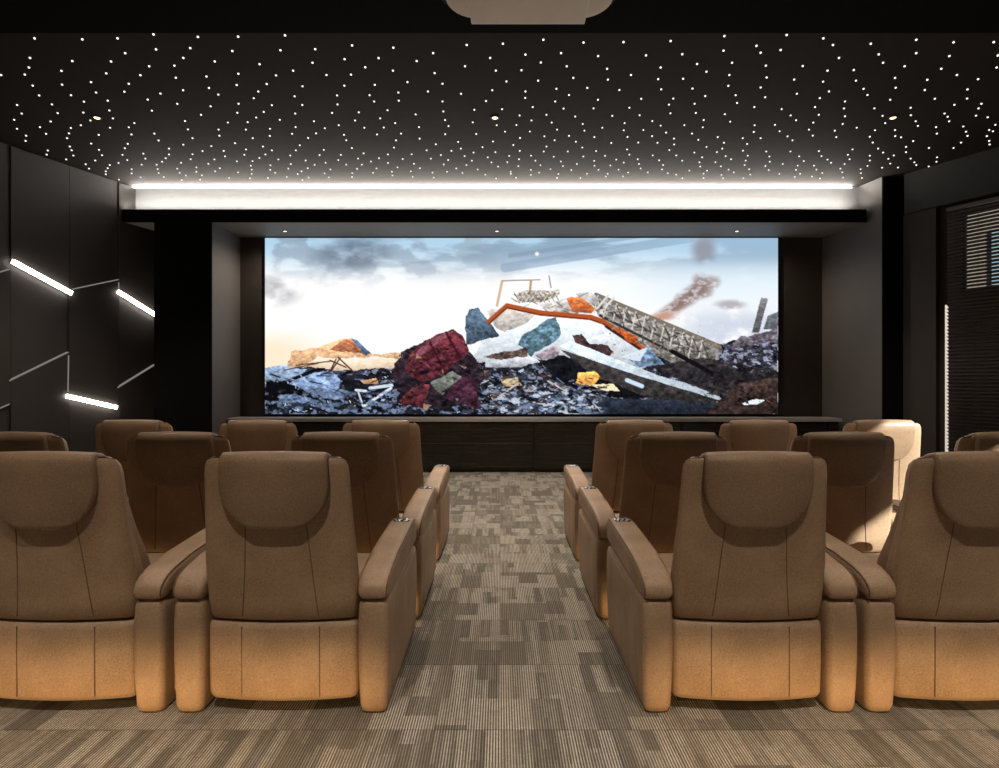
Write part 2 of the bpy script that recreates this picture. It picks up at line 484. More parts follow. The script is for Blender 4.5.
# ------------------------------------------------------------------ starlit ceiling
STARS = {
 (0, 30): "166,40;395,45;564,40;737,21;749,93;601,111;144,134;347,149;533,151;139,180;295,196;510,208;716,174;674,217;119,214;5,216;618,258;597,296;298,262;157,267;188,314;341,313;437,250;461,300;403,344;517,339;525,386;400,396;542,424;528,469;434,434;388,457;474,503;82,360;104,401;68,431;82,474;249,357;277,399;243,439;192,466;221,498;125,507;123,532;56,547;229,578;224,598;340,470;331,496;322,519;335,559;344,577;352,602;318,621;438,545;475,575;490,601;457,626;411,644;427,665;508,678;508,692;517,663;527,648;569,638;611,624;588,599;599,567;613,546;631,501;618,467;645,447;709,334;770,305;729,387;741,497;761,530;688,593;698,617;680,646;632,668;632,688;675,707;571,718;752,646;757,667;762,686;778,632;795,615;811,597;811,569",
 (160, 30): "182,33;375,32;600,26;145,87;347,101;578,97;745,92;112,134;263,151;69,171;478,164;732,157;76,229;223,223;376,210;557,218;639,195;799,216;111,289;235,278;368,264;512,259;280,310;472,295;450,327;684,270;646,318;83,354;243,366;377,354;537,361;683,360;649,401;197,407;371,397;498,393;462,420;120,437;134,477;156,519;112,550;326,444;281,478;285,507;421,442;412,478;575,431;528,474;527,508;651,466;634,498;739,438;791,471;749,496;711,518;671,553;652,577;625,602;445,519;360,543;246,557;204,581;156,596;147,620;101,637;83,665;94,685;124,698;44,569;45,597;26,614;10,631;306,580;312,606;261,621;232,642;175,659;175,680;287,663;265,678;413,573;405,599;369,630;375,683;444,629;436,651;440,670;440,690;477,614;506,597;537,577;494,559;530,649;529,671;553,685;568,621;628,643;616,665;699,626;709,663;679,678;661,691;742,647;766,600;786,575;795,637;790,688;518,710;432,711;332,710;201,697;18,705;104,720;193,718;609,705;713,708;684,719",
 (320, 30): "154,74;352,85;543,111;704,72;118,140;281,135;464,149;217,179;696,174;350,195;149,214;31,216;550,207;420,250;588,258;117,267;263,263;82,314;238,313;376,300;518,295;677,306;84,357;260,343;378,339;588,343;797,341;58,398;324,385;186,395;592,391;741,383;459,405;168,434;289,424;600,432;733,443;617,461;90,457;213,469;361,447;306,468;23,471;475,466;601,500;115,503;274,501;389,497;126,529;365,529;478,521;750,499;556,548;153,566;355,564;663,537;676,569;512,577;780,562;17,575;100,599;88,624;27,637;209,592;183,617;201,646;178,666;126,646;283,615;244,631;271,664;255,685;155,687;154,705;326,597;326,638;372,659;345,680;348,698;397,619;440,596;451,642;479,663;436,678;445,704;532,617;580,600;615,624;594,645;610,680;631,580;654,664;684,685;694,605;729,627;703,648;737,588;757,669;805,611;794,694;540,684;546,708;50,669;22,688;42,707",
 (480, 30): "110,66;304,47;497,60;689,58;49,134;218,118;389,111;567,125;797,122;292,156;76,195;199,193;416,174;610,186;725,216;127,247;279,243;448,230;614,238;59,289;218,295;367,282;515,278;669,288;217,326;427,312;361,343;566,335;774,330;30,341;106,380;253,370;401,377;545,376;717,373;190,410;319,407;457,415;635,412;766,409;247,434;344,444;493,451;587,469;694,447;80,457;175,456;370,478;501,483;690,481;784,480;120,488;239,487;309,510;427,508;549,514;708,513;192,518;358,529;460,536;630,542;760,540;62,535;160,552;12,562;319,559;491,564;557,581;706,573;74,586;191,580;306,583;421,583;717,598;37,611;140,604;187,620;245,603;354,608;496,607;600,604;55,635;131,634;266,627;388,631;548,628;654,622;690,636;757,620;87,655;184,653;290,649;398,653;465,643;550,651;626,650;763,643;244,671;338,668;438,672;569,671;665,670;711,684;771,664;805,683;147,680;148,690;284,684;244,695;376,691;514,690;613,690;26,694;173,709;370,710;482,710;604,703;686,702;77,712",
 (640, 30): "147,53;405,29;704,24;30,121;203,116;401,99;559,76;579,109;675,96;274,163;319,200;442,157;604,171;781,173;99,180;87,236;207,234;429,216;608,228;740,238;102,285;252,281;424,268;579,276;753,306;6,330;160,329;313,317;459,313;601,323;139,358;262,354;466,350;146,400;268,398;549,370;680,380;59,437;306,432;407,404;723,410;749,433;99,459;213,457;301,467;433,440;17,481;125,492;250,497;550,457;546,489;648,455;670,486;811,478;58,509;163,521;280,527;373,514;403,541;493,519;514,547;579,519;708,510;732,529;84,541;164,549;319,561;141,576;395,569;369,586;494,579;606,583;722,583;61,602;174,602;261,588;298,611;411,605;517,603;621,607;764,606;92,625;203,627;285,635;437,620;362,634;507,627;623,632;786,629;111,648;106,669;289,655;388,654;502,648;602,652;685,643;757,651;39,683;133,687;237,674;305,689;322,675;425,670;450,683;524,668;530,693;618,672;669,690;749,671;769,690;391,695;174,694;203,711;305,710;399,711;496,711;743,704",
 (800, 30): "112,40;158,72;340,66;558,47;737,59;930,58;378,117;558,111;717,125;950,122;187,134;399,157;12,174;502,174;944,180;132,195;258,192;678,186;753,216;111,248;269,243;456,230;611,239;855,236;139,295;305,282;459,277;599,288;804,285;95,327;324,312;647,330;802,329;216,343;433,335;741,359;871,354;72,370;211,376;357,376;531,373;694,401;857,376;90,407;216,414;396,412;532,409;709,416;845,411;901,419;64,444;205,451;409,447;555,438;566,460;716,438;938,455;44,478;167,483;272,469;360,481;456,480;653,466;784,463;908,480;926,486;61,507;174,514;335,512;457,509;485,515;657,497;797,488;804,508;897,509;349,540;543,533;908,532;910,549;773,540;91,581;375,569;252,573;399,588;509,561;509,586;619,566;737,566;103,605;230,599;335,603;238,620;450,602;424,618;531,617;658,611;761,615;132,622;149,637;214,643;335,626;549,635;655,632;433,641;324,652;67,651;79,670;194,665;558,648;618,655;394,661;470,660;291,668;203,683;107,686;292,687;57,703;207,708;297,710;96,712",
}
stars = []
for (ox, oy), s in STARS.items():
    for p in s.split(';'):
        a, b = p.split(',')
        x, y = ox + int(a) / 4.8, oy + int(b) / 4.8
        if all(abs(x - q[0]) + abs(y - q[1]) > 1.8 for q in stars):
            stars.append((x, y))
stars.sort(key=lambda q: q[1])
def star_pos(x, y):
    d = F * (ZC - 0.005 - EYE) / (CY - y)
    return ((x - CX) / F * d, d, ZC - 0.005)
def star_mesh(bm, c=(0, 0, 0), r=0.0105):
    bmesh.ops.create_icosphere(bm, subdivisions=1, radius=r, matrix=Matrix.Translation(c))
bm = bmesh.new(); star_mesh(bm)
star0 = obj('ceiling_star_light', bm, M['star'])
tag(star0, 'tiny white pinpoint star light in the dark ceiling', 'star light', 'pinpoint star lights in the ceiling', 'thing')
ok = [p for p in (star_pos(*q) for q in stars) if p[1] > YLOW + 0.03 and p[1] < 9.2 and lw(p[1]) + 0.1 < p[0] < (rw(p[1]) - 0.2 if p[1] < 8.7 else 5.5)]
for i, p in enumerate(ok[:300]):
    o = star0 if i == 0 else star0.copy()
    if i: COL.objects.link(o)
    o.location = p
bm = bmesh.new()
for p in ok[300:]:
    star_mesh(bm, p, 0.0115)
tag(obj('ceiling_star_swarm', bm, M['star']), 'swarm of the smallest star lights near the glowing cove', 'star lights', None, 'stuff')

# ------------------------------------------------------------------ downlights
def spot(loc, power, angle, col=(1.0, 0.85, 0.69), blend=0.7, rad=0.04):
    l = bpy.data.lights.new('spot', 'SPOT')
    l.energy = power; l.spot_size = math.radians(angle); l.spot_blend = blend; l.color = col; l.shadow_soft_size = rad
    o = bpy.data.objects.new('lamp_spot', l); COL.objects.link(o)
    o.location = loc
    return o
def downlight(loc, r, power, angle, label, group):
    t = tag(empty('downlight', loc), label, 'downlight', group)
    bm = bmesh.new()
    n = 24
    loft_r = [(r * 1.5, 0.0), (r * 1.5, -0.008), (r * 1.05, -0.010), (r * 1.0, -0.002)]
    rings = [[bm.verts.new((a * math.cos(2 * PI * k / n), a * math.sin(2 * PI * k / n), z)) for k in range(n)] for a, z in loft_r]
    for A, B in zip(rings, rings[1:]):
        for k in range(n):
            bm.faces.new((A[k], A[(k + 1) % n], B[(k + 1) % n], B[k]))
    obj('bezel', bm, M['frame'], t)
    bm = bmesh.new()
    bmesh.ops.create_uvsphere(bm, u_segments=16, v_segments=8, radius=r)
    bmesh.ops.scale(bm, verts=bm.verts, vec=(1, 1, 0.55))
    obj('lens', bm, M['lamp'], t)
    if power:
        s = spot((0, 0, -0.05), power, angle); s.parent = t
    return t
G1 = 'warm downlights among the ceiling stars'
for px, nm in ((97, 'left'), (495, 'middle'), (893, 'right')):
    d = F * (ZC - 0.01 - EYE) / (CY - 118)
    downlight(((px - CX) / F * d, d, ZC - 0.002), 0.034, 640 if nm == 'middle' else 230, 100, nm + ' warm downlight of the three among the ceiling stars', G1)
G2 = 'small warm downlights over the screen'
for px, nm in ((285, 'left'), (497, 'middle'), (737, 'right')):
    d = F * (3.835 - EYE) / (CY - 231)
    downlight(((px - CX) / F * d, d, 3.838), 0.028, 60, 165, nm + ' small warm downlight in the soffit above the screen', G2)

# ------------------------------------------------------------------ the picture on the screen (made in numbers, no file)
W0, H0, SX, SY = 265.0, 238.0, 513.0, 177.0
NX, NY = 770, 266
gx, gy = np.meshgrid(np.linspace(W0, W0 + SX, NX), np.linspace(H0, H0 + SY, NY))
rng = np.random.default_rng(7)
def vnoise(sx, sy, oct=4, seed=0):
    r = np.random.default_rng(seed)
    out = np.zeros_like(gx); amp = 1.0; tot = 0
    for o in range(oct):
        g = r.random((256, 256))
        u = (gx - W0) / sx; v = (gy - H0) / sy
        iu, iv = np.floor(u).astype(int), np.floor(v).astype(int)
        fu, fv = u - iu, v - iv
        fu = fu * fu * (3 - 2 * fu); fv = fv * fv * (3 - 2 * fv)
        a = g[iv % 256, iu % 256]; b = g[iv % 256, (iu + 1) % 256]
        c = g[(iv + 1) % 256, iu % 256]; d = g[(iv + 1) % 256, (iu + 1) % 256]
        out += amp * ((a * (1 - fu) + b * fu) * (1 - fv) + (c * (1 - fu) + d * fu) * fv)
        tot += amp; amp *= 0.55; sx /= 2; sy /= 2
    return out / tot
img = np.ones(gx.shape + (3,)) * np.array([255, 254, 253.0])
def put(mask, col, a=1.0):
    k = np.clip(mask * a, 0, 1)[..., None]
    img[:] = img * (1 - k) + np.asarray(col, float) * k
def ss(v, a, b):
    t = np.clip((v - a) / (b - a), 0, 1)
    return t * t * (3 - 2 * t)
wob = (vnoise(9, 7, 3, 90) - 0.5)
wob2 = (vnoise(9, 7, 3, 91) - 0.5)
def inside(pts, rough=0.0):
    X = gx + wob * rough; Y = gy + wob2 * rough
    m = np.zeros(gx.shape, bool)
    n = len(pts)
    for i in range(n):
        x1, y1 = pts[i]; x2, y2 = pts[(i + 1) % n]
        if y1 == y2: continue
        c = ((y1 > Y) != (y2 > Y)) & (X < (x2 - x1) * (Y - y1) / (y2 - y1) + x1)
        m ^= c
    return m.astype(float)
def poly(pts, col, a=1.0, rough=0.0, tex=0.0, seed=1, sc_=(6, 4)):
    m = inside(pts, rough)
    c = np.asarray(col, float)
    if tex:
        t = (vnoise(sc_[0], sc_[1], 3, seed) - 0.5) * 2 * tex
        ys = [p[1] for p in pts]
        g = 1.18 - 0.42 * (gy - min(ys)) / (max(ys) - min(ys) + 1e-6)
        fine = (vnoise(2.6, 1.8, 2, seed + 300) - 0.5) * 2 * tex * 0.8
        c = c[None, None, :] * ((1 + t * 1.3 + fine) * g)[..., None]
        c = np.clip(c, 0, 255)
    put(m, c, a)
def line(p, q, w, col, a=1.0):
    p = np.array(p, float); q = np.array(q, float); d = q - p; L = np.hypot(*d)
    t = np.clip(((gx - p[0]) * d[0] + (gy - p[1]) * d[1]) / L ** 2, 0, 1)
    r = np.hypot(gx - p[0] - t * d[0], gy - p[1] - t * d[1])
    put(1 - ss(r, w * 0.5 - 0.3, w * 0.5 + 0.5), col, a)
def blob(cx, cy, rx, ry, col, a=1.0, nz=None, ang=0.0):
    ca, sa = math.cos(ang), math.sin(ang)
    X = ((gx - cx) * ca + (gy - cy) * sa) / rx; Y = (-(gx - cx) * sa + (gy - cy) * ca) / ry
    m = 1 - ss(np.hypot(X, Y), 0.25, 1.0)
    if nz is not None: m = m * nz
    put(m, col, a)
n1 = vnoise(60, 14, 5, 11); n2 = vnoise(26, 16, 5, 12); n3 = vnoise(10, 5, 4, 13); n4 = vnoise(5, 3, 3, 14)
# sky
put(1 - ss(gy, 240, 285), (150, 196, 226), 0.75)
put((1 - ss(gy, 246, 292)) * ss(n1, 0.38, 0.62), (120, 142, 165), 0.6)
put((1 - ss(gy, 250, 300)) * ss(n2, 0.45, 0.66) * (1 - ss(gx, 430, 560)), (140, 154, 172), 0.6)
blob(352, 254, 52, 22, (96, 106, 122), 0.7, ss(n2, 0.1, 0.6))
blob(278, 290, 34, 22, (168, 166, 172), 0.7, ss(n2, 0.2, 0.6))
line((505, 268), (690, 238), 9, (138, 160, 186), 0.55)
line((510, 256), (640, 236), 4, (128, 148, 172), 0.5)
put(ss(gx, 560, 700) * ss(gy, 255, 275) * (1 - ss(gy, 285, 330)), (214, 233, 246), 0.6)
put(ss(gx, 640, 720) * (1 - ss(gy, 240, 280)), (170, 203, 230), 0.5)
put(ss(gx, 640, 720) * ss(gy, 300, 325) * ss(n2, 0.35, 0.65), (196, 206, 224), 0.8)
blob(704, 250, 18, 22, (140, 140, 150), 0.8, ss(n2, 0.3, 0.6))
for bx, by, ra, rb, aa in ((712, 283, 10, 8, 0.55), (701, 284, 10, 11, 0.7), (695, 292, 13, 9, 0.75), (686, 299, 14, 9, 0.8), (677, 306, 14, 7, 0.75), (667, 312, 15, 6, 0.6), (706, 294, 9, 6, 0.5)):
    blob(bx, by, ra * 1.25, rb * 1.3, (132, 104, 98), aa, 0.35 + 0.65 * ss(n4, 0.3, 0.6), -0.4)
blob(660, 318, 26, 7, (200, 150, 130), 0.9, ss(n3, 0.25, 0.6), -0.2)
blob(730, 305, 22, 7, (170, 160, 170), 0.8, ss(n3, 0.3, 0.6))
blob(537, 254, 3, 3, (255, 250, 235))
# warm haze low on the left
put((1 - ss(gx, 275, 345)) * ss(gy, 322, 352), (255, 226, 190), 0.75)
poly([(286, 372), (292, 352), (308, 350), (330, 344), (344, 339), (352, 340), (362, 347), (372, 356), (400, 353), (420, 352), (420, 374)], (236, 186, 140), 0.95, 5, 0.18, 21)
poly([(330, 350), (344, 340), (353, 341), (366, 354), (340, 352)], (196, 120, 84), 0.95, 3, 0.25, 22)
poly([(350, 339), (357, 341), (371, 354), (366, 356)], (90, 120, 160), 0.95, 2, 0.2, 23)
poly([(300, 366), (318, 358), (376, 358), (420, 360), (420, 376), (300, 374)], (252, 232, 208), 0.8, 6, 0.1, 24)
# ground of rubble
ground = [(265, 369), (300, 368), (330, 371), (365, 371), (400, 368), (440, 362), (470, 362), (500, 350), (560, 362), (600, 352), (640, 352), (665, 350), (700, 352), (716, 346), (730, 342), (778, 338), (778, 416), (265, 416)]
poly(ground, (34, 34, 42), 1.0, 6, 0.6, 31)
put(inside(ground) * ss(n3, 0.52, 0.62), (70, 76, 92), 0.8)
put(inside(ground) * ss(n4, 0.60, 0.68) * ss(gy, 350, 372), (150, 160, 182), 0.8)
def shards(n, x0, x1, y0, y1, pal, seed, smin=2.0, smax=7.0, flat=0.4, a=0.95):
    r = np.random.default_rng(seed)
    dx, dy = SX / (NX - 1), SY / (NY - 1)
    for _ in range(n):
        cx = r.uniform(x0, x1); v = r.random(); cy = y0 + (y1 - y0) * v
        sz = smin + (smax - smin) * r.random() ** 2
        k = r.integers(3, 6); th = np.sort(r.random(k) * 2 * PI); rot = r.normal(0, 0.5)
        px_ = sz * np.cos(th) * r.uniform(0.5, 1.2, k); py_ = sz * flat * np.sin(th) * r.uniform(0.5, 1.2, k)
        X = cx + px_ * math.cos(rot) - py_ * math.sin(rot); Y = cy + px_ * math.sin(rot) + py_ * math.cos(rot)
        i0 = max(0, int((X.min() - W0) / dx)); i1 = min(NX, int((X.max() - W0) / dx) + 2)
        j0 = max(0, int((Y.min() - H0) / dy)); j1 = min(NY, int((Y.max() - H0) / dy) + 2)
        if i1 <= i0 or j1 <= j0: continue
        gX = gx[j0:j1, i0:i1]; gY = gy[j0:j1, i0:i1]
        m = np.zeros(gX.shape, bool)
        for i in range(k):
            xa, ya, xb, yb = X[i], Y[i], X[(i + 1) % k], Y[(i + 1) % k]
            if ya == yb: continue
            m ^= ((ya > gY) != (yb > gY)) & (gX < (xb - xa) * (gY - ya) / (yb - ya) + xa)
        c = np.array(pal[r.integers(len(pal))], float) * r.uniform(0.8, 1.15)
        kk = (m * a)[..., None]
        img[j0:j1, i0:i1] = img[j0:j1, i0:i1] * (1 - kk) + np.clip(c, 0, 255) * kk
DK = [(14, 15, 20), (22, 24, 32), (30, 32, 40), (10, 10, 14)]
BL = [(120, 142, 178), (160, 180, 208), (92, 112, 146), (205, 216, 232)]
BR = [(96, 66, 54), (130, 92, 72), (70, 52, 50), (56, 44, 46)]
shards(260, 265, 420, 371, 414, DK * 2 + BL + BR[:1], 201, 2, 8)
shards(420, 400, 610, 366, 414, DK * 2 + BR + BL[:2], 202, 1.6, 6)
shards(260, 600, 778, 352, 414, DK * 2 + BR[2:] + [(86, 84, 100), (120, 116, 136)], 203, 2, 8)
# left blue rocks
poly([(265, 368), (284, 366), (306, 371), (292, 382), (265, 381)], (156, 180, 212), 1, 4, 0.25, 41)
poly([(289, 383), (312, 373), (330, 372), (341, 377), (338, 390), (354, 394), (340, 400), (322, 400), (306, 392)], (128, 150, 186), 1, 4, 0.4, 42)
poly([(265, 382), (290, 384), (310, 394), (330, 402), (300, 402), (280, 396), (276, 408), (265, 410)], (14, 14, 18), 1, 4)
poly([(280, 396), (300, 396), (320, 403), (345, 403), (340, 408), (278, 409)], (96, 116, 146), 0.9, 5, 0.6, 43)
line((290, 381), (318, 370), 3.2, (16, 16, 20)); line((318, 370), (324, 370), 2.5, (16, 16, 20))
poly([(338, 376), (366, 375), (372, 382), (366, 393), (345, 392)], (30, 30, 38), 1, 4, 0.5, 44)
poly([(356, 392), (372, 388), (384, 384), (397, 388), (380, 394), (364, 407), (358, 396)], (20, 22, 28), 1, 2)
line((356, 391), (366, 392), 2.4, (226, 232, 240)); line((358, 392), (363, 407), 1.8, (206, 216, 230))
line((364, 407), (391, 389), 2.6, (224, 232, 242)); line((370, 389), (392, 386), 3.0, (214, 226, 240))
line((284, 371), (318, 364), 1.0, (90, 50, 34)); line((296, 366), (330, 362), 1.0, (90, 50, 34))
for a, b in (((331, 372), (340, 359)), ((330, 361), (346, 368)), ((338, 358), (352, 371)), ((336, 360), (330, 372))):
    line(a, b, 1.2, (84, 44, 30))
poly([(361, 382), (376, 379), (379, 384), (364, 385)], (210, 160, 120), 1, 2, 0.2, 45)
# snow slopes in the middle
poly([(470, 364), (482, 342), (530, 316), (560, 312), (600, 320), (650, 352), (655, 362), (640, 372), (560, 362), (520, 358)], (234, 242, 250), 1, 4, 0.08, 51)
poly([(466, 346), (465, 318), (470, 309), (478, 308), (500, 336)], (84, 104, 124), 1, 3, 0.35, 52)
poly([(519, 345), (521, 337), (548, 320), (556, 317), (562, 332), (556, 342), (545, 348), (530, 357)], (96, 128, 144), 1, 4, 0.4, 53)
poly([(482, 356), (528, 348), (526, 356), (500, 360)], (96, 74, 66), 0.9, 5, 0.6, 54)
poly([(484, 362), (530, 356), (540, 362), (520, 368), (486, 368)], (226, 230, 240), 0.95, 5, 0.15, 55)
poly([(486, 310), (500, 309), (520, 312), (536, 314), (524, 324), (505, 332), (494, 326)], (186, 176, 166), 0.7, 4, 0.3, 56)
# boom and lattice
line((497, 306), (502, 282), 2.4, (214, 180, 146)); line((502, 281), (540, 280), 0.9, (150, 130, 115))
line((529, 301), (531, 281), 2.2, (196, 150, 116)); line((549, 276), (551, 288), 0.8, (130, 120, 112))
poly([(513, 294), (534, 290), (561, 290), (558, 297), (540, 303), (522, 303)], (166, 158, 146), 0.9, 3, 0.45, 61, (3, 2))
for k in range(9):
    line((514 + k * 5, 293), (520 + k * 5, 303), 0.7, (110, 102, 94), 0.8)
    line((524 + k * 4.4, 291), (516 + k * 4.4, 303), 0.7, (236, 228, 218), 0.8)
poly([(538, 306), (566, 299), (588, 300), (592, 314), (560, 314)], (206, 200, 196), 0.9, 3, 0.3, 62)
poly([(590, 296), (608, 298), (650, 318), (700, 338), (722, 352), (716, 366), (680, 366), (640, 350), (598, 316)], (150, 144, 138), 0.95, 3, 0.45, 63, (4, 3))
line((596, 295), (720, 347), 4.0, (126, 116, 104)); line((594, 305), (700, 356), 2.0, (84, 80, 78)); line((600, 316), (690, 362), 2.4, (52, 48, 48))
for k in range(12):
    x = 598 + k * 9.5
    line((x, 296 + k * 4.1), (x - 4, 313 + k * 4.2), 1.4, (216, 212, 206), 0.9)
    line((x, 298 + k * 4.1), (x + 7, 315 + k * 4.1), 1.1, (70, 66, 64), 0.9)
line((596, 310), (608, 296), 2, (225, 224, 222)); line((601, 312), (614, 298), 2, (225, 224, 222))
poly([(576, 294), (590, 291), (600, 300), (594, 306), (580, 302)], (206, 204, 206), 0.9, 3, 0.2, 64)
OR = (178, 84, 42)
for a, b, w in (((489, 322), (507, 306), 4.6), ((507, 306), (540, 313), 4.6), ((540, 313), (590, 317.5), 4.4), ((590, 317.5), (603, 322), 5), ((603, 322), (642, 349), 5)):
    line(a, b, w, OR)
    line((a[0], a[1] + 2.3), (b[0], b[1] + 2.3), 1.4, (112, 44, 22))
line((606, 327), (645, 353), 2.5, (60, 34, 30))
poly([(566, 299), (580, 297), (596, 309), (592, 314), (572, 312)], (214, 112, 58), 0.95, 3, 0.3, 65)
poly([(616, 328), (636, 336), (640, 346), (628, 342)], (206, 98, 46), 0.95, 3, 0.3, 66)
r_ = np.random.default_rng(44)
for k in range(46):
    u = r_.random(); x0_ = 596 + 112 * u; y0_ = 298 + 50 * u + r_.uniform(0, 18)
    an = r_.uniform(-0.6, 1.6); L_ = r_.uniform(4, 12); g_ = r_.choice([52, 84, 150, 218])
    line((x0_, y0_), (x0_ + L_ * math.cos(an), y0_ + L_ * math.sin(an)), r_.uniform(0.5, 1.3), (g_, g_ * 0.97, g_ * 0.94), 0.9)
for k in range(26):
    x0_ = r_.uniform(500, 596); y0_ = r_.uniform(293, 310) + (4 if x0_ > 560 else 0)
    an = r_.uniform(-0.5, 0.7); L_ = r_.uniform(3, 11); g_ = r_.choice([90, 140, 226])
    line((x0_, y0_), (x0_ + L_ * math.cos(an), y0_ + L_ * math.sin(an)), r_.uniform(0.4, 0.9), (g_, g_ * 0.93, g_ * 0.86), 0.8)
# dark boulders, white beam
poly([(572, 336), (582, 334), (590, 344), (608, 345), (613, 352), (606, 362), (590, 354), (576, 346)], (66, 48, 50), 1, 4, 0.5, 71)
poly([(626, 358), (650, 348), (664, 366), (640, 368)], (120, 148, 178), 1, 3, 0.35, 72)
poly([(620, 358), (648, 348), (640, 362)], (226, 236, 246), 0.9, 2)
poly([(535, 356), (554, 347), (560, 350), (558, 360), (540, 360)], (176, 160, 172), 1, 2, 0.2, 73)
poly([(540, 362), (562, 356), (600, 366), (660, 398), (610, 398), (560, 384)], (22, 22, 28), 1, 4, 0.5, 74)
poly([(560, 350), (722, 401), (700, 409), (640, 396), (590, 374)], (62, 58, 58), 1, 1, 0.35, 75)
poly([(559, 347), (570, 341), (600, 353), (660, 377), (732, 396), (722, 402), (640, 377), (590, 360)], (216, 230, 242), 1, 1, 0.12, 76)
poly([(578, 374), (596, 372), (600, 378), (594, 388), (576, 384)], (246, 176, 92), 1, 3, 0.3, 77)
poly([(592, 386), (614, 385), (620, 391), (600, 391)], (255, 236, 196), 1, 3)
poly([(500, 380), (516, 378), (522, 386), (504, 388)], (240, 206, 150), 0.8, 4, 0.2, 78)
line((627, 381), (642, 387), 4, (205, 225, 245))
poly([(596, 398), (720, 404), (700, 416), (590, 416)], (40, 46, 58), 1, 3, 0.3, 79)
# bottom litter
put(ss(gy, 388, 398) * (1 - ss(gx, 590, 610)) * ss(n4, 0.52, 0.6) , (112, 128, 158), 0.9)
put(ss(gy, 380, 395) * ss(gx, 480, 500) * (1 - ss(gx, 590, 610)) * ss(vnoise(7, 3, 3, 15), 0.58, 0.66), (206, 214, 230), 0.9)
line((500, 397), (518, 384), 1.6, (200, 190, 190)); line((548, 382), (566, 392), 1.6, (200, 185, 180))
# right hand heap
poly([(728, 350), (740, 338), (760, 334), (778, 328), (778, 352), (750, 348)], (112, 104, 116), 1, 4, 0.5, 81)
poly([(716, 372), (728, 352), (752, 346), (778, 344), (778, 374), (740, 372)], (58, 56, 68), 1, 4, 0.7, 82)
put(inside([(700, 372), (720, 352), (778, 340), (778, 372)]) * ss(n4, 0.56, 0.63), (168, 174, 196), 0.8)
poly([(650, 368), (700, 358), (778, 372), (778, 416), (730, 402)], (38, 34, 36), 0.85, 4, 0.6, 83)
line((672, 352), (712, 374), 4, (18, 18, 22))
poly([(716, 404), (740, 384), (778, 378), (778, 416), (706, 416)], (62, 48, 44), 0.95, 4, 0.5, 84)
poly([(742, 404), (756, 400), (765, 401), (758, 405), (744, 406)], (236, 240, 248), 1, 1)
poly([(752, 333), (761, 298), (768, 299), (759, 333)], (112, 112, 116), 1, 0.6, 0.2, 85)
poly([(763, 330), (768, 316), (778, 312), (778, 330)], (106, 110, 116), 1, 1, 0.3, 86)
shards(200, 480, 610, 384, 414, DK * 3 + BL + BR[:2] + [(220, 222, 232)], 204, 1.2, 4, 0.35)
shards(110, 720, 778, 346, 374, DK + [(120, 118, 140), (160, 164, 186), (84, 82, 96)], 205, 1.5, 5, 0.4)
shards(70, 600, 712, 318, 362, [(196, 190, 184), (96, 90, 86), (56, 54, 54), (150, 144, 136), (205, 96, 50)], 206, 1.0, 3.4, 0.5, 0.85)
shards(60, 700, 778, 384, 414, BR + DK, 207, 2, 6, 0.4)
# toppled rust-red boiler and slabs lying in the middle of the heap
poly([(392, 372), (402, 352), (428, 340), (452, 342), (474, 356), (484, 376), (478, 402), (440, 410), (404, 408)], (46, 36, 44), 1, 6, 0.6, 87)
poly([(404, 372), (412, 352), (436, 336), (452, 330), (462, 336), (470, 352), (446, 372), (424, 384)], (98, 44, 54), 1, 3, 0.5, 88)
poly([(410, 364), (418, 350), (444, 334), (454, 332), (430, 350)], (140, 86, 96), 0.8, 3, 0.3, 89)
line((430, 343), (444, 371), 2.0, (66, 24, 38)); line((446, 333), (460, 358), 2.0, (66, 24, 38))
poly([(398, 404), (412, 388), (430, 386), (424, 410)], (84, 40, 46), 1, 4, 0.6, 92)
poly([(446, 400), (454, 380), (474, 378), (480, 410)], (70, 40, 56), 1, 4, 0.5, 93)
poly([(430, 384), (452, 372), (462, 378), (440, 394)], (116, 120, 112), 1, 3, 0.3, 94)
shards(60, 396, 482, 352, 412, DK + [(84, 44, 52), (120, 70, 78), (60, 40, 50), (120, 128, 128), (150, 120, 96)], 208, 2, 7, 0.6, 0.9)
shards(90, 265, 400, 396, 414, DK * 2 + BL, 209, 1.5, 5, 0.35)
for k in range(70):
    x0_ = r_.uniform(480, 606); y0_ = r_.uniform(378, 412); an = r_.normal(0, 0.5); L_ = r_.uniform(3, 10)
    line((x0_, y0_), (x0_ + L_ * math.cos(an), y0_ + L_ * math.sin(an)), r_.uniform(0.5, 1.2), [(200, 206, 220), (120, 134, 162), (90, 62, 50), (14, 14, 18)][r_.integers(4)], 0.9)
for k in range(40):
    x0_ = r_.uniform(266, 400); y0_ = r_.uniform(372, 412); an = r_.normal(0.1, 0.4); L_ = r_.uniform(4, 14)
    line((x0_, y0_), (x0_ + L_ * math.cos(an), y0_ + L_ * math.sin(an)), r_.uniform(0.5, 1.3), [(188, 204, 226), (100, 122, 158), (16, 17, 22), (16, 17, 22)][r_.integers(4)], 0.9)
dark = (1 - ss(img.mean(2), 150, 235)) * ss(gy, 320, 334)
img *= (1 + dark * (vnoise(2.2, 1.6, 2, 97) - 0.5) * 0.55)[..., None]
img = np.clip(img, 0, 255) / 255.0
lin = np.where(img <= 0.04045, img / 12.92, ((img + 0.055) / 1.055) ** 2.4)

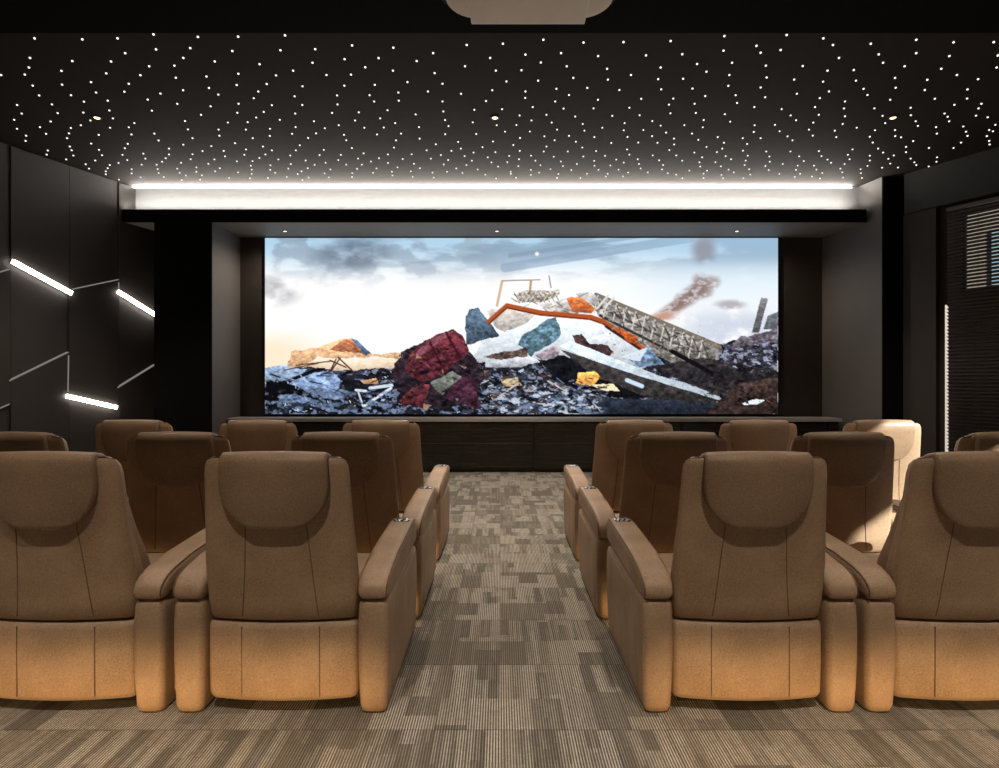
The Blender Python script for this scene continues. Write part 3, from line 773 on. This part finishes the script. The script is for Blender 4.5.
SX0, SX1 = (265 - CX) / F * 9.95, (778 - CX) / F * 9.95
SZ0, SZ1 = EYE + (CY - 414) / F * 9.95, EYE + (CY - 238) / F * 9.95
scr = tag(empty('projection_screen', (0, 9.95, SZ0)), 'wide lit screen on the front wall showing a snowy field of rubble', 'screen')
bm = bmesh.new()
box(bm, SX0 - 0.02, SX1 + 0.02, 0.002, 0.048, -0.02, SZ1 - SZ0 + 0.015, 0.004)
obj('screen_frame', bm, M['plastic'], scr, False)
me = bpy.data.meshes.new('display')
xs = np.linspace(SX0, SX1, NX); zs = np.linspace(SZ1 - SZ0, 0, NY)
co = np.zeros((NY, NX, 3), np.float32)
co[..., 0] = xs[None, :]; co[..., 2] = zs[:, None]
ii = (np.arange(NY - 1)[:, None] * NX + np.arange(NX - 1)[None, :]).ravel()
quads = np.stack([ii, ii + NX, ii + NX + 1, ii + 1], 1)
me.vertices.add(NX * NY); me.vertices.foreach_set('co', co.ravel())
me.loops.add(quads.size); me.loops.foreach_set('vertex_index', quads.ravel().astype(np.int32))
me.polygons.add(len(quads)); me.polygons.foreach_set('loop_start', (np.arange(len(quads)) * 4).astype(np.int32))
me.update(calc_edges=True)
at = me.color_attributes.new('picture', 'FLOAT_COLOR', 'POINT')
at.data.foreach_set('color', np.concatenate([lin, np.ones(lin.shape[:2] + (1,))], 2).astype(np.float32).ravel())
m = bpy.data.materials.new('screen_picture'); m.use_nodes = True
t = NT(m); m.node_tree.nodes.clear()
a = t.n('ShaderNodeAttribute', attribute_name='picture')
e = t.n('ShaderNodeEmission'); e.inputs[1].default_value = 1.05
o = t.n('ShaderNodeOutputMaterial')
m.node_tree.links.new(a.outputs['Color'], e.inputs[0]); m.node_tree.links.new(e.outputs[0], o.inputs[0])
me.materials.append(m)
dsp = bpy.data.objects.new('display', me); COL.objects.link(dsp); dsp.parent = scr

# ------------------------------------------------------------------ media cabinets under the screen
YF = 9.49
UX = [-4.12 + 2.3275 * k for k in range(5)]
LAB = ['dark wood media cabinet under the left end of the screen', 'dark wood media cabinet left of the aisle centre line under the screen',
       'dark wood media cabinet right of the centre seam under the screen', 'dark wood media cabinet under the right end of the screen']
for k in range(4):
    x0, x1 = UX[k] + 0.004, UX[k + 1] - 0.004
    c = (x0 + x1) / 2; hw = (x1 - x0) / 2
    t = tag(empty('media_cabinet', (c, YF, 0)), LAB[k], 'cabinet', 'dark cabinets under the screen')
    bm = bmesh.new()
    box(bm, -hw, hw, 0.024, 0.49, 0.055, 0.80, 0.003); box(bm, -hw, hw, 0.05, 0.47, 0.0, 0.055)
    obj('body', bm, M['wood'], t, False)
    bm = bmesh.new(); box(bm, -hw + 0.03, hw - 0.03, 0.0, 0.022, 0.455, 0.785, 0.003); dr = obj('drawer', bm, M['wood'], t, False)
    bm = bmesh.new(); box(bm, -hw + 0.03, hw - 0.03, -0.006, 0.0, 0.452, 0.462, 0.002); obj('pull_edge', bm, M['frame'], dr, False)
    for s in (-1, 1):
        bm = bmesh.new(); box(bm, min(s * 0.002, s * (hw - 0.03)), max(s * 0.002, s * (hw - 0.03)), 0.0, 0.022, 0.065, 0.447, 0.003)
        obj('door', bm, M['wood'], t, False)
bm = bmesh.new(); box(bm, -4.325, 5.40, -0.03, 0.43, 0.0, 0.055, 0.004)
tag(obj('worktop', bm, M['worktop'], None, False, (0, YF, 0.805)), 'long grey brown worktop along the dark cabinets beneath the screen', 'worktop')
bm = bmesh.new(); box(bm, 5.20, 5.36, YF + 0.02, 9.94, 0, 0.80); box(bm, -4.32, -4.13, YF + 0.02, 9.94, 0, 0.80); struct('trim_7', bm, M['wood'])

# ------------------------------------------------------------------ recliners
BACK = [  # z, half width, rear y, front y, corner radius
    (0.389, 0.292, 0.033, 0.26, 0.03), (0.397, 0.304, 0.012, 0.26, 0.035), (0.414, 0.311, 0.0, 0.25, 0.04), (0.48, 0.316, -0.012, 0.19, 0.04),
    (0.56, 0.320, -0.023, 0.150, 0.04), (0.66, 0.320, -0.042, 0.105, 0.04), (0.76, 0.314, -0.064, 0.070, 0.04), (0.87, 0.308, -0.088, 0.036, 0.04),
    (0.96, 0.304, -0.104, 0.014, 0.04), (1.02, 0.301, -0.113, 0.000, 0.035), (1.060, 0.296, -0.117, -0.016, 0.03), (1.080, 0.287, -0.116, -0.036, 0.025), (1.092, 0.272, -0.111, -0.058, 0.016), (1.097, 0.256, -0.103, -0.072, 0.008)]
BACK = [(z, hw * 1.034, y0 * 0.66 if y0 < 0 else y0, y1 + (0.04 * (z - 0.48) / 0.6 if z > 0.48 else 0), r) for z, hw, y0, y1, r in BACK]
SAG = 0.034
def dsec(hw, y0, y1, r, sag=SAG):
    ym = (y0 + y1) / 2
    out = []
    for u, v in rrect(hw, y0, y1, r, 5, 8):
        k = (v - y0) / (y1 - y0)
        if v < ym:
            v += sag * (u / hw) ** 2 * (ym - v) / (ym - y0)
        out.append((u * (1 - 0.09 * k), v))
    return out
def rear(z, x=0.0):
    T = BACK
    for a, b in zip(T, T[1:]):
        if a[0] <= z <= b[0]:
            k = (z - a[0]) / (b[0] - a[0])
            return a[2] + (b[2] - a[2]) * k + SAG * (x / 0.31) ** 2
    return T[-1][2]
LE, LF, SE = M['leather'], M['leather_flap'], M['seam']
def make_recliner():
    t = empty('recliner')
    # base and rear panel
    bm = bmesh.new(); box(bm, -0.27, 0.27, 0.12, 0.78, 0.0, 0.10)
    obj('plinth', bm, M['plastic'], t, False)
    bm = bmesh.new()
    loft(bm, [[(u, v, z) for u, v in dsec(hw, y0, 0.45, 0.03)] for z, hw, y0 in
              ((0.048, 0.299, 0.035), (0.054, 0.314, 0.014), (0.076, 0.321, 0.003), (0.2, 0.324, 0.0), (0.355, 0.324, 0.0), (0.379, 0.320, 0.005), (0.388, 0.309, 0.02))])
    for s in (-1, 1):
        tube(bm, [(s * 0.165, SAG * 0.266 - 0.0005, z) for z in (0.075, 0.15, 0.25, 0.33, 0.372)], 0.0022, 6, 1)
    obj('rear_panel', bm, [LE, SE], t)
    # backrest
    bm = bmesh.new()
    loft(bm, [[(u, v, z) for u, v in dsec(hw, y0, y1, r)] for z, hw, y0, y1, r in BACK])
    for s in (-1, 1):
        pth = []
        for k in range(16):
            z = 0.416 + 0.585 * k / 15
            x = s * (0.163 - 0.036 * min(1, k / 10) ** 0.8)
            pth.append((x, rear(z, x) - 0.0005, z))
        tube(bm, pth, 0.0024, 6, 1)
    bk = obj('backrest', bm, [LE, SE], t)
    # headrest flap folded over the top
    path = [((0.072, 0.965), 0.20), ((0.068, 1.00), 0.212), ((0.054, 1.040), 0.216), ((0.025, 1.071), 0.217), ((-0.015, 1.091), 0.218), ((-0.058, 1.101), 0.219), ((-0.081, 1.094), 0.220), ((-0.0905, 1.072), 0.222)]
    for z, w in ((1.03, 0.225), (0.985, 0.226), (0.95, 0.222), (0.91, 0.211), (0.88, 0.195), (0.85, 0.170), (0.83, 0.144), (0.812, 0.108), (0.803, 0.075), (0.799, 0.04)):
        path.append(((rear(z) - 0.013, z), w))
    secs = []
    for i, ((y, z), w) in enumerate(path):
        (ya, za), (yb, zb) = path[max(i - 1, 0)][0], path[min(i + 1, len(path) - 1)][0]
        d = Vector((yb - ya, zb - za)).normalized()
        nn = Vector((d.y, -d.x))       # outward side
        th = 0.017 if 0 < i < len(path) - 2 else 0.011
        fall = 0.0 if y > -0.065 else (0.6 if z > 1.08 else 1.0)
        sec = []
        for u, v in rrect(w, -th, th, 0.012, 3, 8):
            v += 0.006 * (1 - (u / w) ** 2)
            sec.append((u, y - nn.x * v * -1 * 1.0 + fall * SAG * (u / 0.31) ** 2, z - nn.y * v * -1))
        secs.append(sec)
    bm = bmesh.new(); loft(bm, secs)
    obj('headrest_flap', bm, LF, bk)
    bm = bmesh.new()
    loft(bm, [[(u, v, z) for u, v in rrect(hw, y0, y1, 0.045, 4, 4)] for z, hw, y0, y1 in
              ((0.462, 0.24, 0.18, 0.28), (0.475, 0.262, 0.16, 0.32), (0.60, 0.268, 0.08, 0.26), (0.75, 0.262, 0.05, 0.18), (0.88, 0.255, 0.03, 0.13), (0.93, 0.245, 0.02, 0.11), (0.945, 0.21, 0.025, 0.08))])
    obj('back_cushion', bm, LE, bk)
    # seat, footrest
    bm = bmesh.new()
    loft(bm, [[(u, y, v) for u, v in rrect(hw, z0, z1, 0.05, 4, 4)] for y, hw, z0, z1 in
              ((0.24, 0.27, 0.33, 0.43), (0.25, 0.293, 0.30, 0.455), (0.32, 0.30, 0.29, 0.468), (0.70, 0.30, 0.29, 0.475), (0.80, 0.30, 0.295, 0.46), (0.84, 0.293, 0.31, 0.44), (0.852, 0.27, 0.34, 0.41))])
    obj('seat', bm, LE, t)
    bm = bmesh.new(); box(bm, -0.295, 0.295, 0.79, 0.862, 0.08, 0.33, 0.03, 4)
    obj('footrest', bm, LE, t)
    # arms
    for s in (-1, 1):
        ax = s * 0.3925
        bm = bmesh.new()
        loft(bm, [[(ax + u, v, z) for u, v in rrect(hw, y0, y1, 0.03, 5, 5)] for z, hw, y0, y1 in
                  ((0.0, 0.0440, 0.030, 0.80), (0.010, 0.0540, 0.014, 0.825), (0.035, 0.0600, 0.007, 0.84), (0.12, 0.0640, 0.003, 0.86), (0.25, 0.0675, 0.0, 0.875), (0.38, 0.0675, 0.0, 0.88), (0.455, 0.0650, 0.004, 0.88), (0.482, 0.0600, 0.014, 0.87), (0.492, 0.0480, 0.03, 0.85))])
        arm = obj('armrest', bm, [LE, SE], t)
        bm = bmesh.new()
        loft(bm, [[(ax + u, y, v) for u, v in rrect(hw, z0, z1, 0.028, 5, 4)] for y, hw, z0, z1 in
                  ((-0.004, 0.0500, 0.502, 0.530), (0.004, 0.0610, 0.490, 0.548), (0.022, 0.0660, 0.485, 0.568), (0.055, 0.0690, 0.484, 0.588), (0.11, 0.0700, 0.485, 0.603), (0.25, 0.0705, 0.490, 0.624),
                   (0.50, 0.0705, 0.502, 0.641), (0.74, 0.0700, 0.512, 0.655), (0.83, 0.0680, 0.517, 0.650), (0.868, 0.0630, 0.525, 0.632), (0.884, 0.0520, 0.540, 0.608))])
        obj('arm_pad', bm, LE, arm)
        bm = bmesh.new()
        tube(bm, [(ax + s * dx, y, z) for dx, y, z in ((0.056, -0.001, 0.502), (0.057, -0.001, 0.525), (0.058, 0.003, 0.541), (0.060, 0.022, 0.562), (0.0625, 0.055, 0.582), (0.0635, 0.11, 0.597), (0.064, 0.25, 0.618), (0.064, 0.5, 0.635), (0.0635, 0.74, 0.649), (0.0615, 0.82, 0.645))], 0.003, 6)
        obj('piping', bm, SE, arm)
        bm = bmesh.new()
        # bulging upholstered cheek on the outer side
        pts = [(0.10, 0.06), (0.80, 0.06), (0.82, 0.30), (0.80, 0.475), (0.5, 0.465), (0.20, 0.44), (0.12, 0.36)]
        cy_ = sum(p[0] for p in pts) / len(pts); cz_ = sum(p[1] for p in pts) / len(pts)
        secs = []
        for off, k in ((0.050, 1.0), (0.066, 1.0), (0.070, 0.95), (0.071, 0.85)):
            secs.append([(ax + s * off, cy_ + (p[0] - cy_) * k, cz_ + (p[1] - cz_) * k) for p in pts])
        loft(bm, secs)
        obj('side_cheek', bm, LE, arm)
        bm = bmesh.new()
        loft(bm, [[(ax + u, 0.755 + v, z) for u, v in rrect(0.044 * k, -0.036 * k, 0.036 * k, 0.014, 4, 2)] for z, k in ((0.650, 1), (0.6575, 1), (0.660, 0.93))])
        obj('control_plate', bm, M['plate'], arm)
    return t
chair = make_recliner()
ROWS = [(2.535, 'nearest row'), (3.550, 'middle row'), (4.725, 'far row')]
SEATS = [([-0.930, -1.884], [1.062, 2.010]), ([-0.925, -1.885, -2.850], [1.035, 2.010, 2.985]), ([-0.928, -1.890, -2.865], [1.050, 2.020, 2.990])]
ORD = ['first seat', 'second seat', 'third seat']
first = True
for r, (y, rn) in enumerate(ROWS):
    for side, xs_ in (('left', SEATS[r][0]), ('right', SEATS[r][1])):
        for k, x in enumerate(xs_):
            o = chair if first else copy_tree(chair)
            first = False
            o.location = (x, y, 0)
            lab = f'tan leather cinema recliner in the {rn}, {ORD[k]} {side} of the aisle'
            if r == 2 and side == 'right' and k == 2:
                lab = 'sunlit pale tan leather recliner in the far row, third seat right of the aisle'
            tag(o, lab, 'recliner', 'tan leather recliners in three rows')

# ------------------------------------------------------------------ amber floor lights behind each row
def strip_light(x0, x1, y, z, power, spread, tilt, label, h=0.02):
    c = (x0 + x1) / 2; w = x1 - x0
    t = tag(empty('floor_light_strip', (c, y, 0)), label, 'light strip', 'amber light strips at floor level')
    bm = bmesh.new(); box(bm, -w / 2, w / 2, -0.03, -0.004, 0.0, z + 0.02, 0.003); obj('housing', bm, M['plastic'], t, False)
    bm = bmesh.new(); box(bm, -w / 2, w / 2, -0.004, 0.0, z - 0.008, z + 0.008); obj('lens', bm, M['amber'], t, False)
    l = bpy.data.lights.new('amber_strip', 'AREA')
    l.shape = 'RECTANGLE'; l.size = w; l.size_y = h; l.energy = power; l.color = (1.0, 0.62, 0.27); l.spread = math.radians(spread)
    o = bpy.data.objects.new('amber_strip_lamp', l); COL.objects.link(o)
    o.parent = t; o.location = (0, 0.004, z); o.rotation_euler = (PI / 2 + tilt, 0, 0)
    return t
for side, x0, x1 in (('left', -2.9, -0.5), ('right', 0.62, 3.0)):
    strip_light(x0, x1, 1.93, 0.10, 2.9, 58, -0.05, f'amber light strip on the floor behind the nearest row, {side} of the aisle')
for (yb, rn) in ((3.565, 'middle row'), (4.74, 'far row')):
    for side, x0, x1 in (('left', -3.28, -0.52), ('right', 0.65, 3.42)):
        strip_light(x0, x1, yb - 0.13, 0.06, 3.4, 170, 0.0, f'amber light strip on the floor behind the {rn}, {side} of the aisle')

# ------------------------------------------------------------------ projector
t = tag(empty('projector', (0.14, 2.62, 3.21)), 'beige projector hanging from the black ceiling at the top of the picture', 'projector')
bm = bmesh.new()
loft(bm, [[(u, v, z) for u, v in rrect(hw, -hy, hy, r, 8, 3)] for z, hw, hy, r in ((0.012, 0.37, 0.33, 0.14), (0.0, 0.36, 0.32, 0.14), (0.012, 0.395, 0.372, 0.15), (0.04, 0.405, 0.382, 0.15), (0.17, 0.405, 0.382, 0.15), (0.20, 0.38, 0.34, 0.15))][1:])
obj('casing', bm, M['projector'], t)
bm = bmesh.new(); box(bm, -0.285, 0.285, -0.36, 0.392, -0.008, 0.17, 0.008, 3); obj('centre_block', bm, M['projector'], t)
bm = bmesh.new()
loft(bm, [[(u, v, z) for u, v in rrect(0.435, -0.412, 0.412, 0.17, 8, 3)] for z in (0.06, 0.075)])
obj('rim', bm, M['plastic'], t)
bm = bmesh.new(); disc(bm, (0, 0.383, 0.09), 0.07, (0, 1, 0), 0.03); ln = obj('lens', bm, M['plastic'], t)
bm = bmesh.new(); disc(bm, (0, 0, 0.19), 0.03, (0, 0, 1), ZLOW - 3.21 - 0.19 - 0.02, 16); disc(bm, (0, 0, ZLOW - 3.21 - 0.02), 0.10, (0, 0, 1), 0.02, 24)
obj('ceiling_mount', bm, M['plastic'], t)

# ------------------------------------------------------------------ blind, windows, building outside
tan_ = Vector((-0.526, 1)).normalized()    # along the angled wall, away from the eye
def wpt(y, d):
    return Vector((rw(y), y)) + nrm * d
b0, b1 = wpt(7.05, -0.075), wpt(8.285, -0.075)
t = tag(empty('venetian_blind', (b1.x, b1.y, 0)), 'dark closed venetian blind hanging on the right wall', 'blind')
ang = math.atan2((b0 - b1).y, (b0 - b1).x)
t.rotation_euler = (0, 0, ang)
Lb = (b0 - b1).length
bm = bmesh.new()
z = 0.12
ta = math.radians(32)
while z < 3.76:
    # inner edge is local -y or +y: find the side that faces the room
    c, s = 0.024 * math.cos(ta), 0.024 * math.sin(ta)
    hexa(bm, [(0, -c, z + s), (0, c, z - s), (0, c, z - s + 0.0015), (0, -c, z + s + 0.0015), (Lb, -c, z + s), (Lb, c, z - s), (Lb, c, z - s + 0.0015), (Lb, -c, z + s + 0.0015)])
    z += 0.048
obj('slats', bm, M['slat'], t, False)
bm = bmesh.new(); box(bm, 0, Lb, -0.03, 0.03, 3.765, 3.815, 0.004); obj('headrail', bm, M['slat'], t, False)
bm = bmesh.new(); box(bm, 0, Lb, -0.025, 0.025, 0.075, 0.095, 0.004); obj('bottom_rail', bm, M['slat'], t, False)
for u in (0.25, 0.75):
    bm = bmesh.new(); tube(bm, [(Lb * u, 0.028, 0.09), (Lb * u, 0.028, 3.77)], 0.003); obj('ladder_cord', bm, M['slat'], t)

def window(name, a, b, z0, z1, d, th=0.05):
    """a, b: ends on the inner wall face"""
    a = Vector(a); b = Vector(b); u = (b - a).normalized(); n = Vector((u.y, -u.x))
    if n.dot(Vector((1, 0.2))) < 0: n = -n
    t = tag(empty(name, (0, 0, 0)), kind='structure')
    bm = bmesh.new()
    def q(p0, p1, za, zb):
        prism(bm, [p0 + n * d, p1 + n * d, p1 + n * (d + th), p0 + n * (d + th)], za, zb)
    f = 0.035
    q(a, a + u * f, z0, z1); q(b - u * f, b, z0, z1); q(a + u * f, b - u * f, z0, z0 + f); q(a + u * f, b - u * f, z1 - f, z1)
    fr = obj('frame', bm, M['frame'], t, False); fr['kind'] = 'structure'
    bm = bmesh.new()
    p0, p1 = a + u * f, b - u * f
    prism(bm, [p0 + n * (d + 0.02), p1 + n * (d + 0.02), p1 + n * (d + 0.026), p0 + n * (d + 0.026)], z0 + f, z1 - f)
    g = obj('pane', bm, M['glass'], t, False); g['kind'] = 'structure'
window('window_1', wpt(O1, 0), wpt(O2, 0), 2.66, 3.76, 0.10)
window('window_2', (WX, SUNW[0]), (WX, SUNW[1]), SUNW[2], SUNW[3], 0.15)
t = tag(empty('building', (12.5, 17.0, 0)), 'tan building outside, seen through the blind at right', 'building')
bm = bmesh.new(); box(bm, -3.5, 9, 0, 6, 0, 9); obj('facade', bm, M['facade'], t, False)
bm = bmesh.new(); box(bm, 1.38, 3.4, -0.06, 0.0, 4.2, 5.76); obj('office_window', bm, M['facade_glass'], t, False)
bm = bmesh.new(); box(bm, 7.3, 30, -8, 30, -0.4, -0.16); struct('ground_outside', bm, M['wall_pale'])

# ------------------------------------------------------------------ light
l = bpy.data.lights.new('sun', 'SUN'); l.energy = 25.0; l.angle = math.radians(0.6); l.color = (1.0, 0.93, 0.82)
o = bpy.data.objects.new('sun', l); COL.objects.link(o)
o.rotation_euler = Vector((-1, 0.6, -0.68)).to_track_quat('-Z', 'Y').to_euler()
o.location = (12, -3, 9)
G3 = 'warm downlights added out of view above the seats'  # unseen fixtures, added to light the chair backs
for y, p, an in ((0.6, 315, 82), (3.95, 105, 100)):
    for x, nm in ((-3.1, 'left'), (-1.0, 'inner left'), (1.1, 'inner right'), (3.2, 'right')):
        tl = downlight((x, y, ZLOW - 0.002), 0.045, p, an, f'{nm} warm added downlight, out of view, in the black ceiling above the ' + ('nearest' if y < 2 else 'middle') + ' row', G3)
w = bpy.data.worlds.new('World'); sc.world = w; w.use_nodes = True
bg = w.node_tree.nodes['Background']; bg.inputs[0].default_value = (0.45, 0.65, 1.0, 1); bg.inputs[1].default_value = 0.5

# ------------------------------------------------------------------ camera
cam = bpy.data.cameras.new('Camera'); cam.sensor_width = 36; cam.sensor_fit = 'HORIZONTAL'
cam.lens = 36 * F / 999
cam.shift_x = (499.5 - CX) / 999
cam.clip_end = 200
o = bpy.data.objects.new('Camera', cam); COL.objects.link(o)
o.location = (0, 0, EYE); o.rotation_euler = (PI / 2, 0, 0)
sc.camera = o
sc.view_settings.view_transform = 'Standard'
sc.view_settings.look = 'None'
sc.view_settings.exposure = 0
sc.view_settings.gamma = 1
sc.view_settings.use_curve_mapping = False
sc.cycles.use_denoising = True
sc.cycles.sample_clamp_indirect = 4
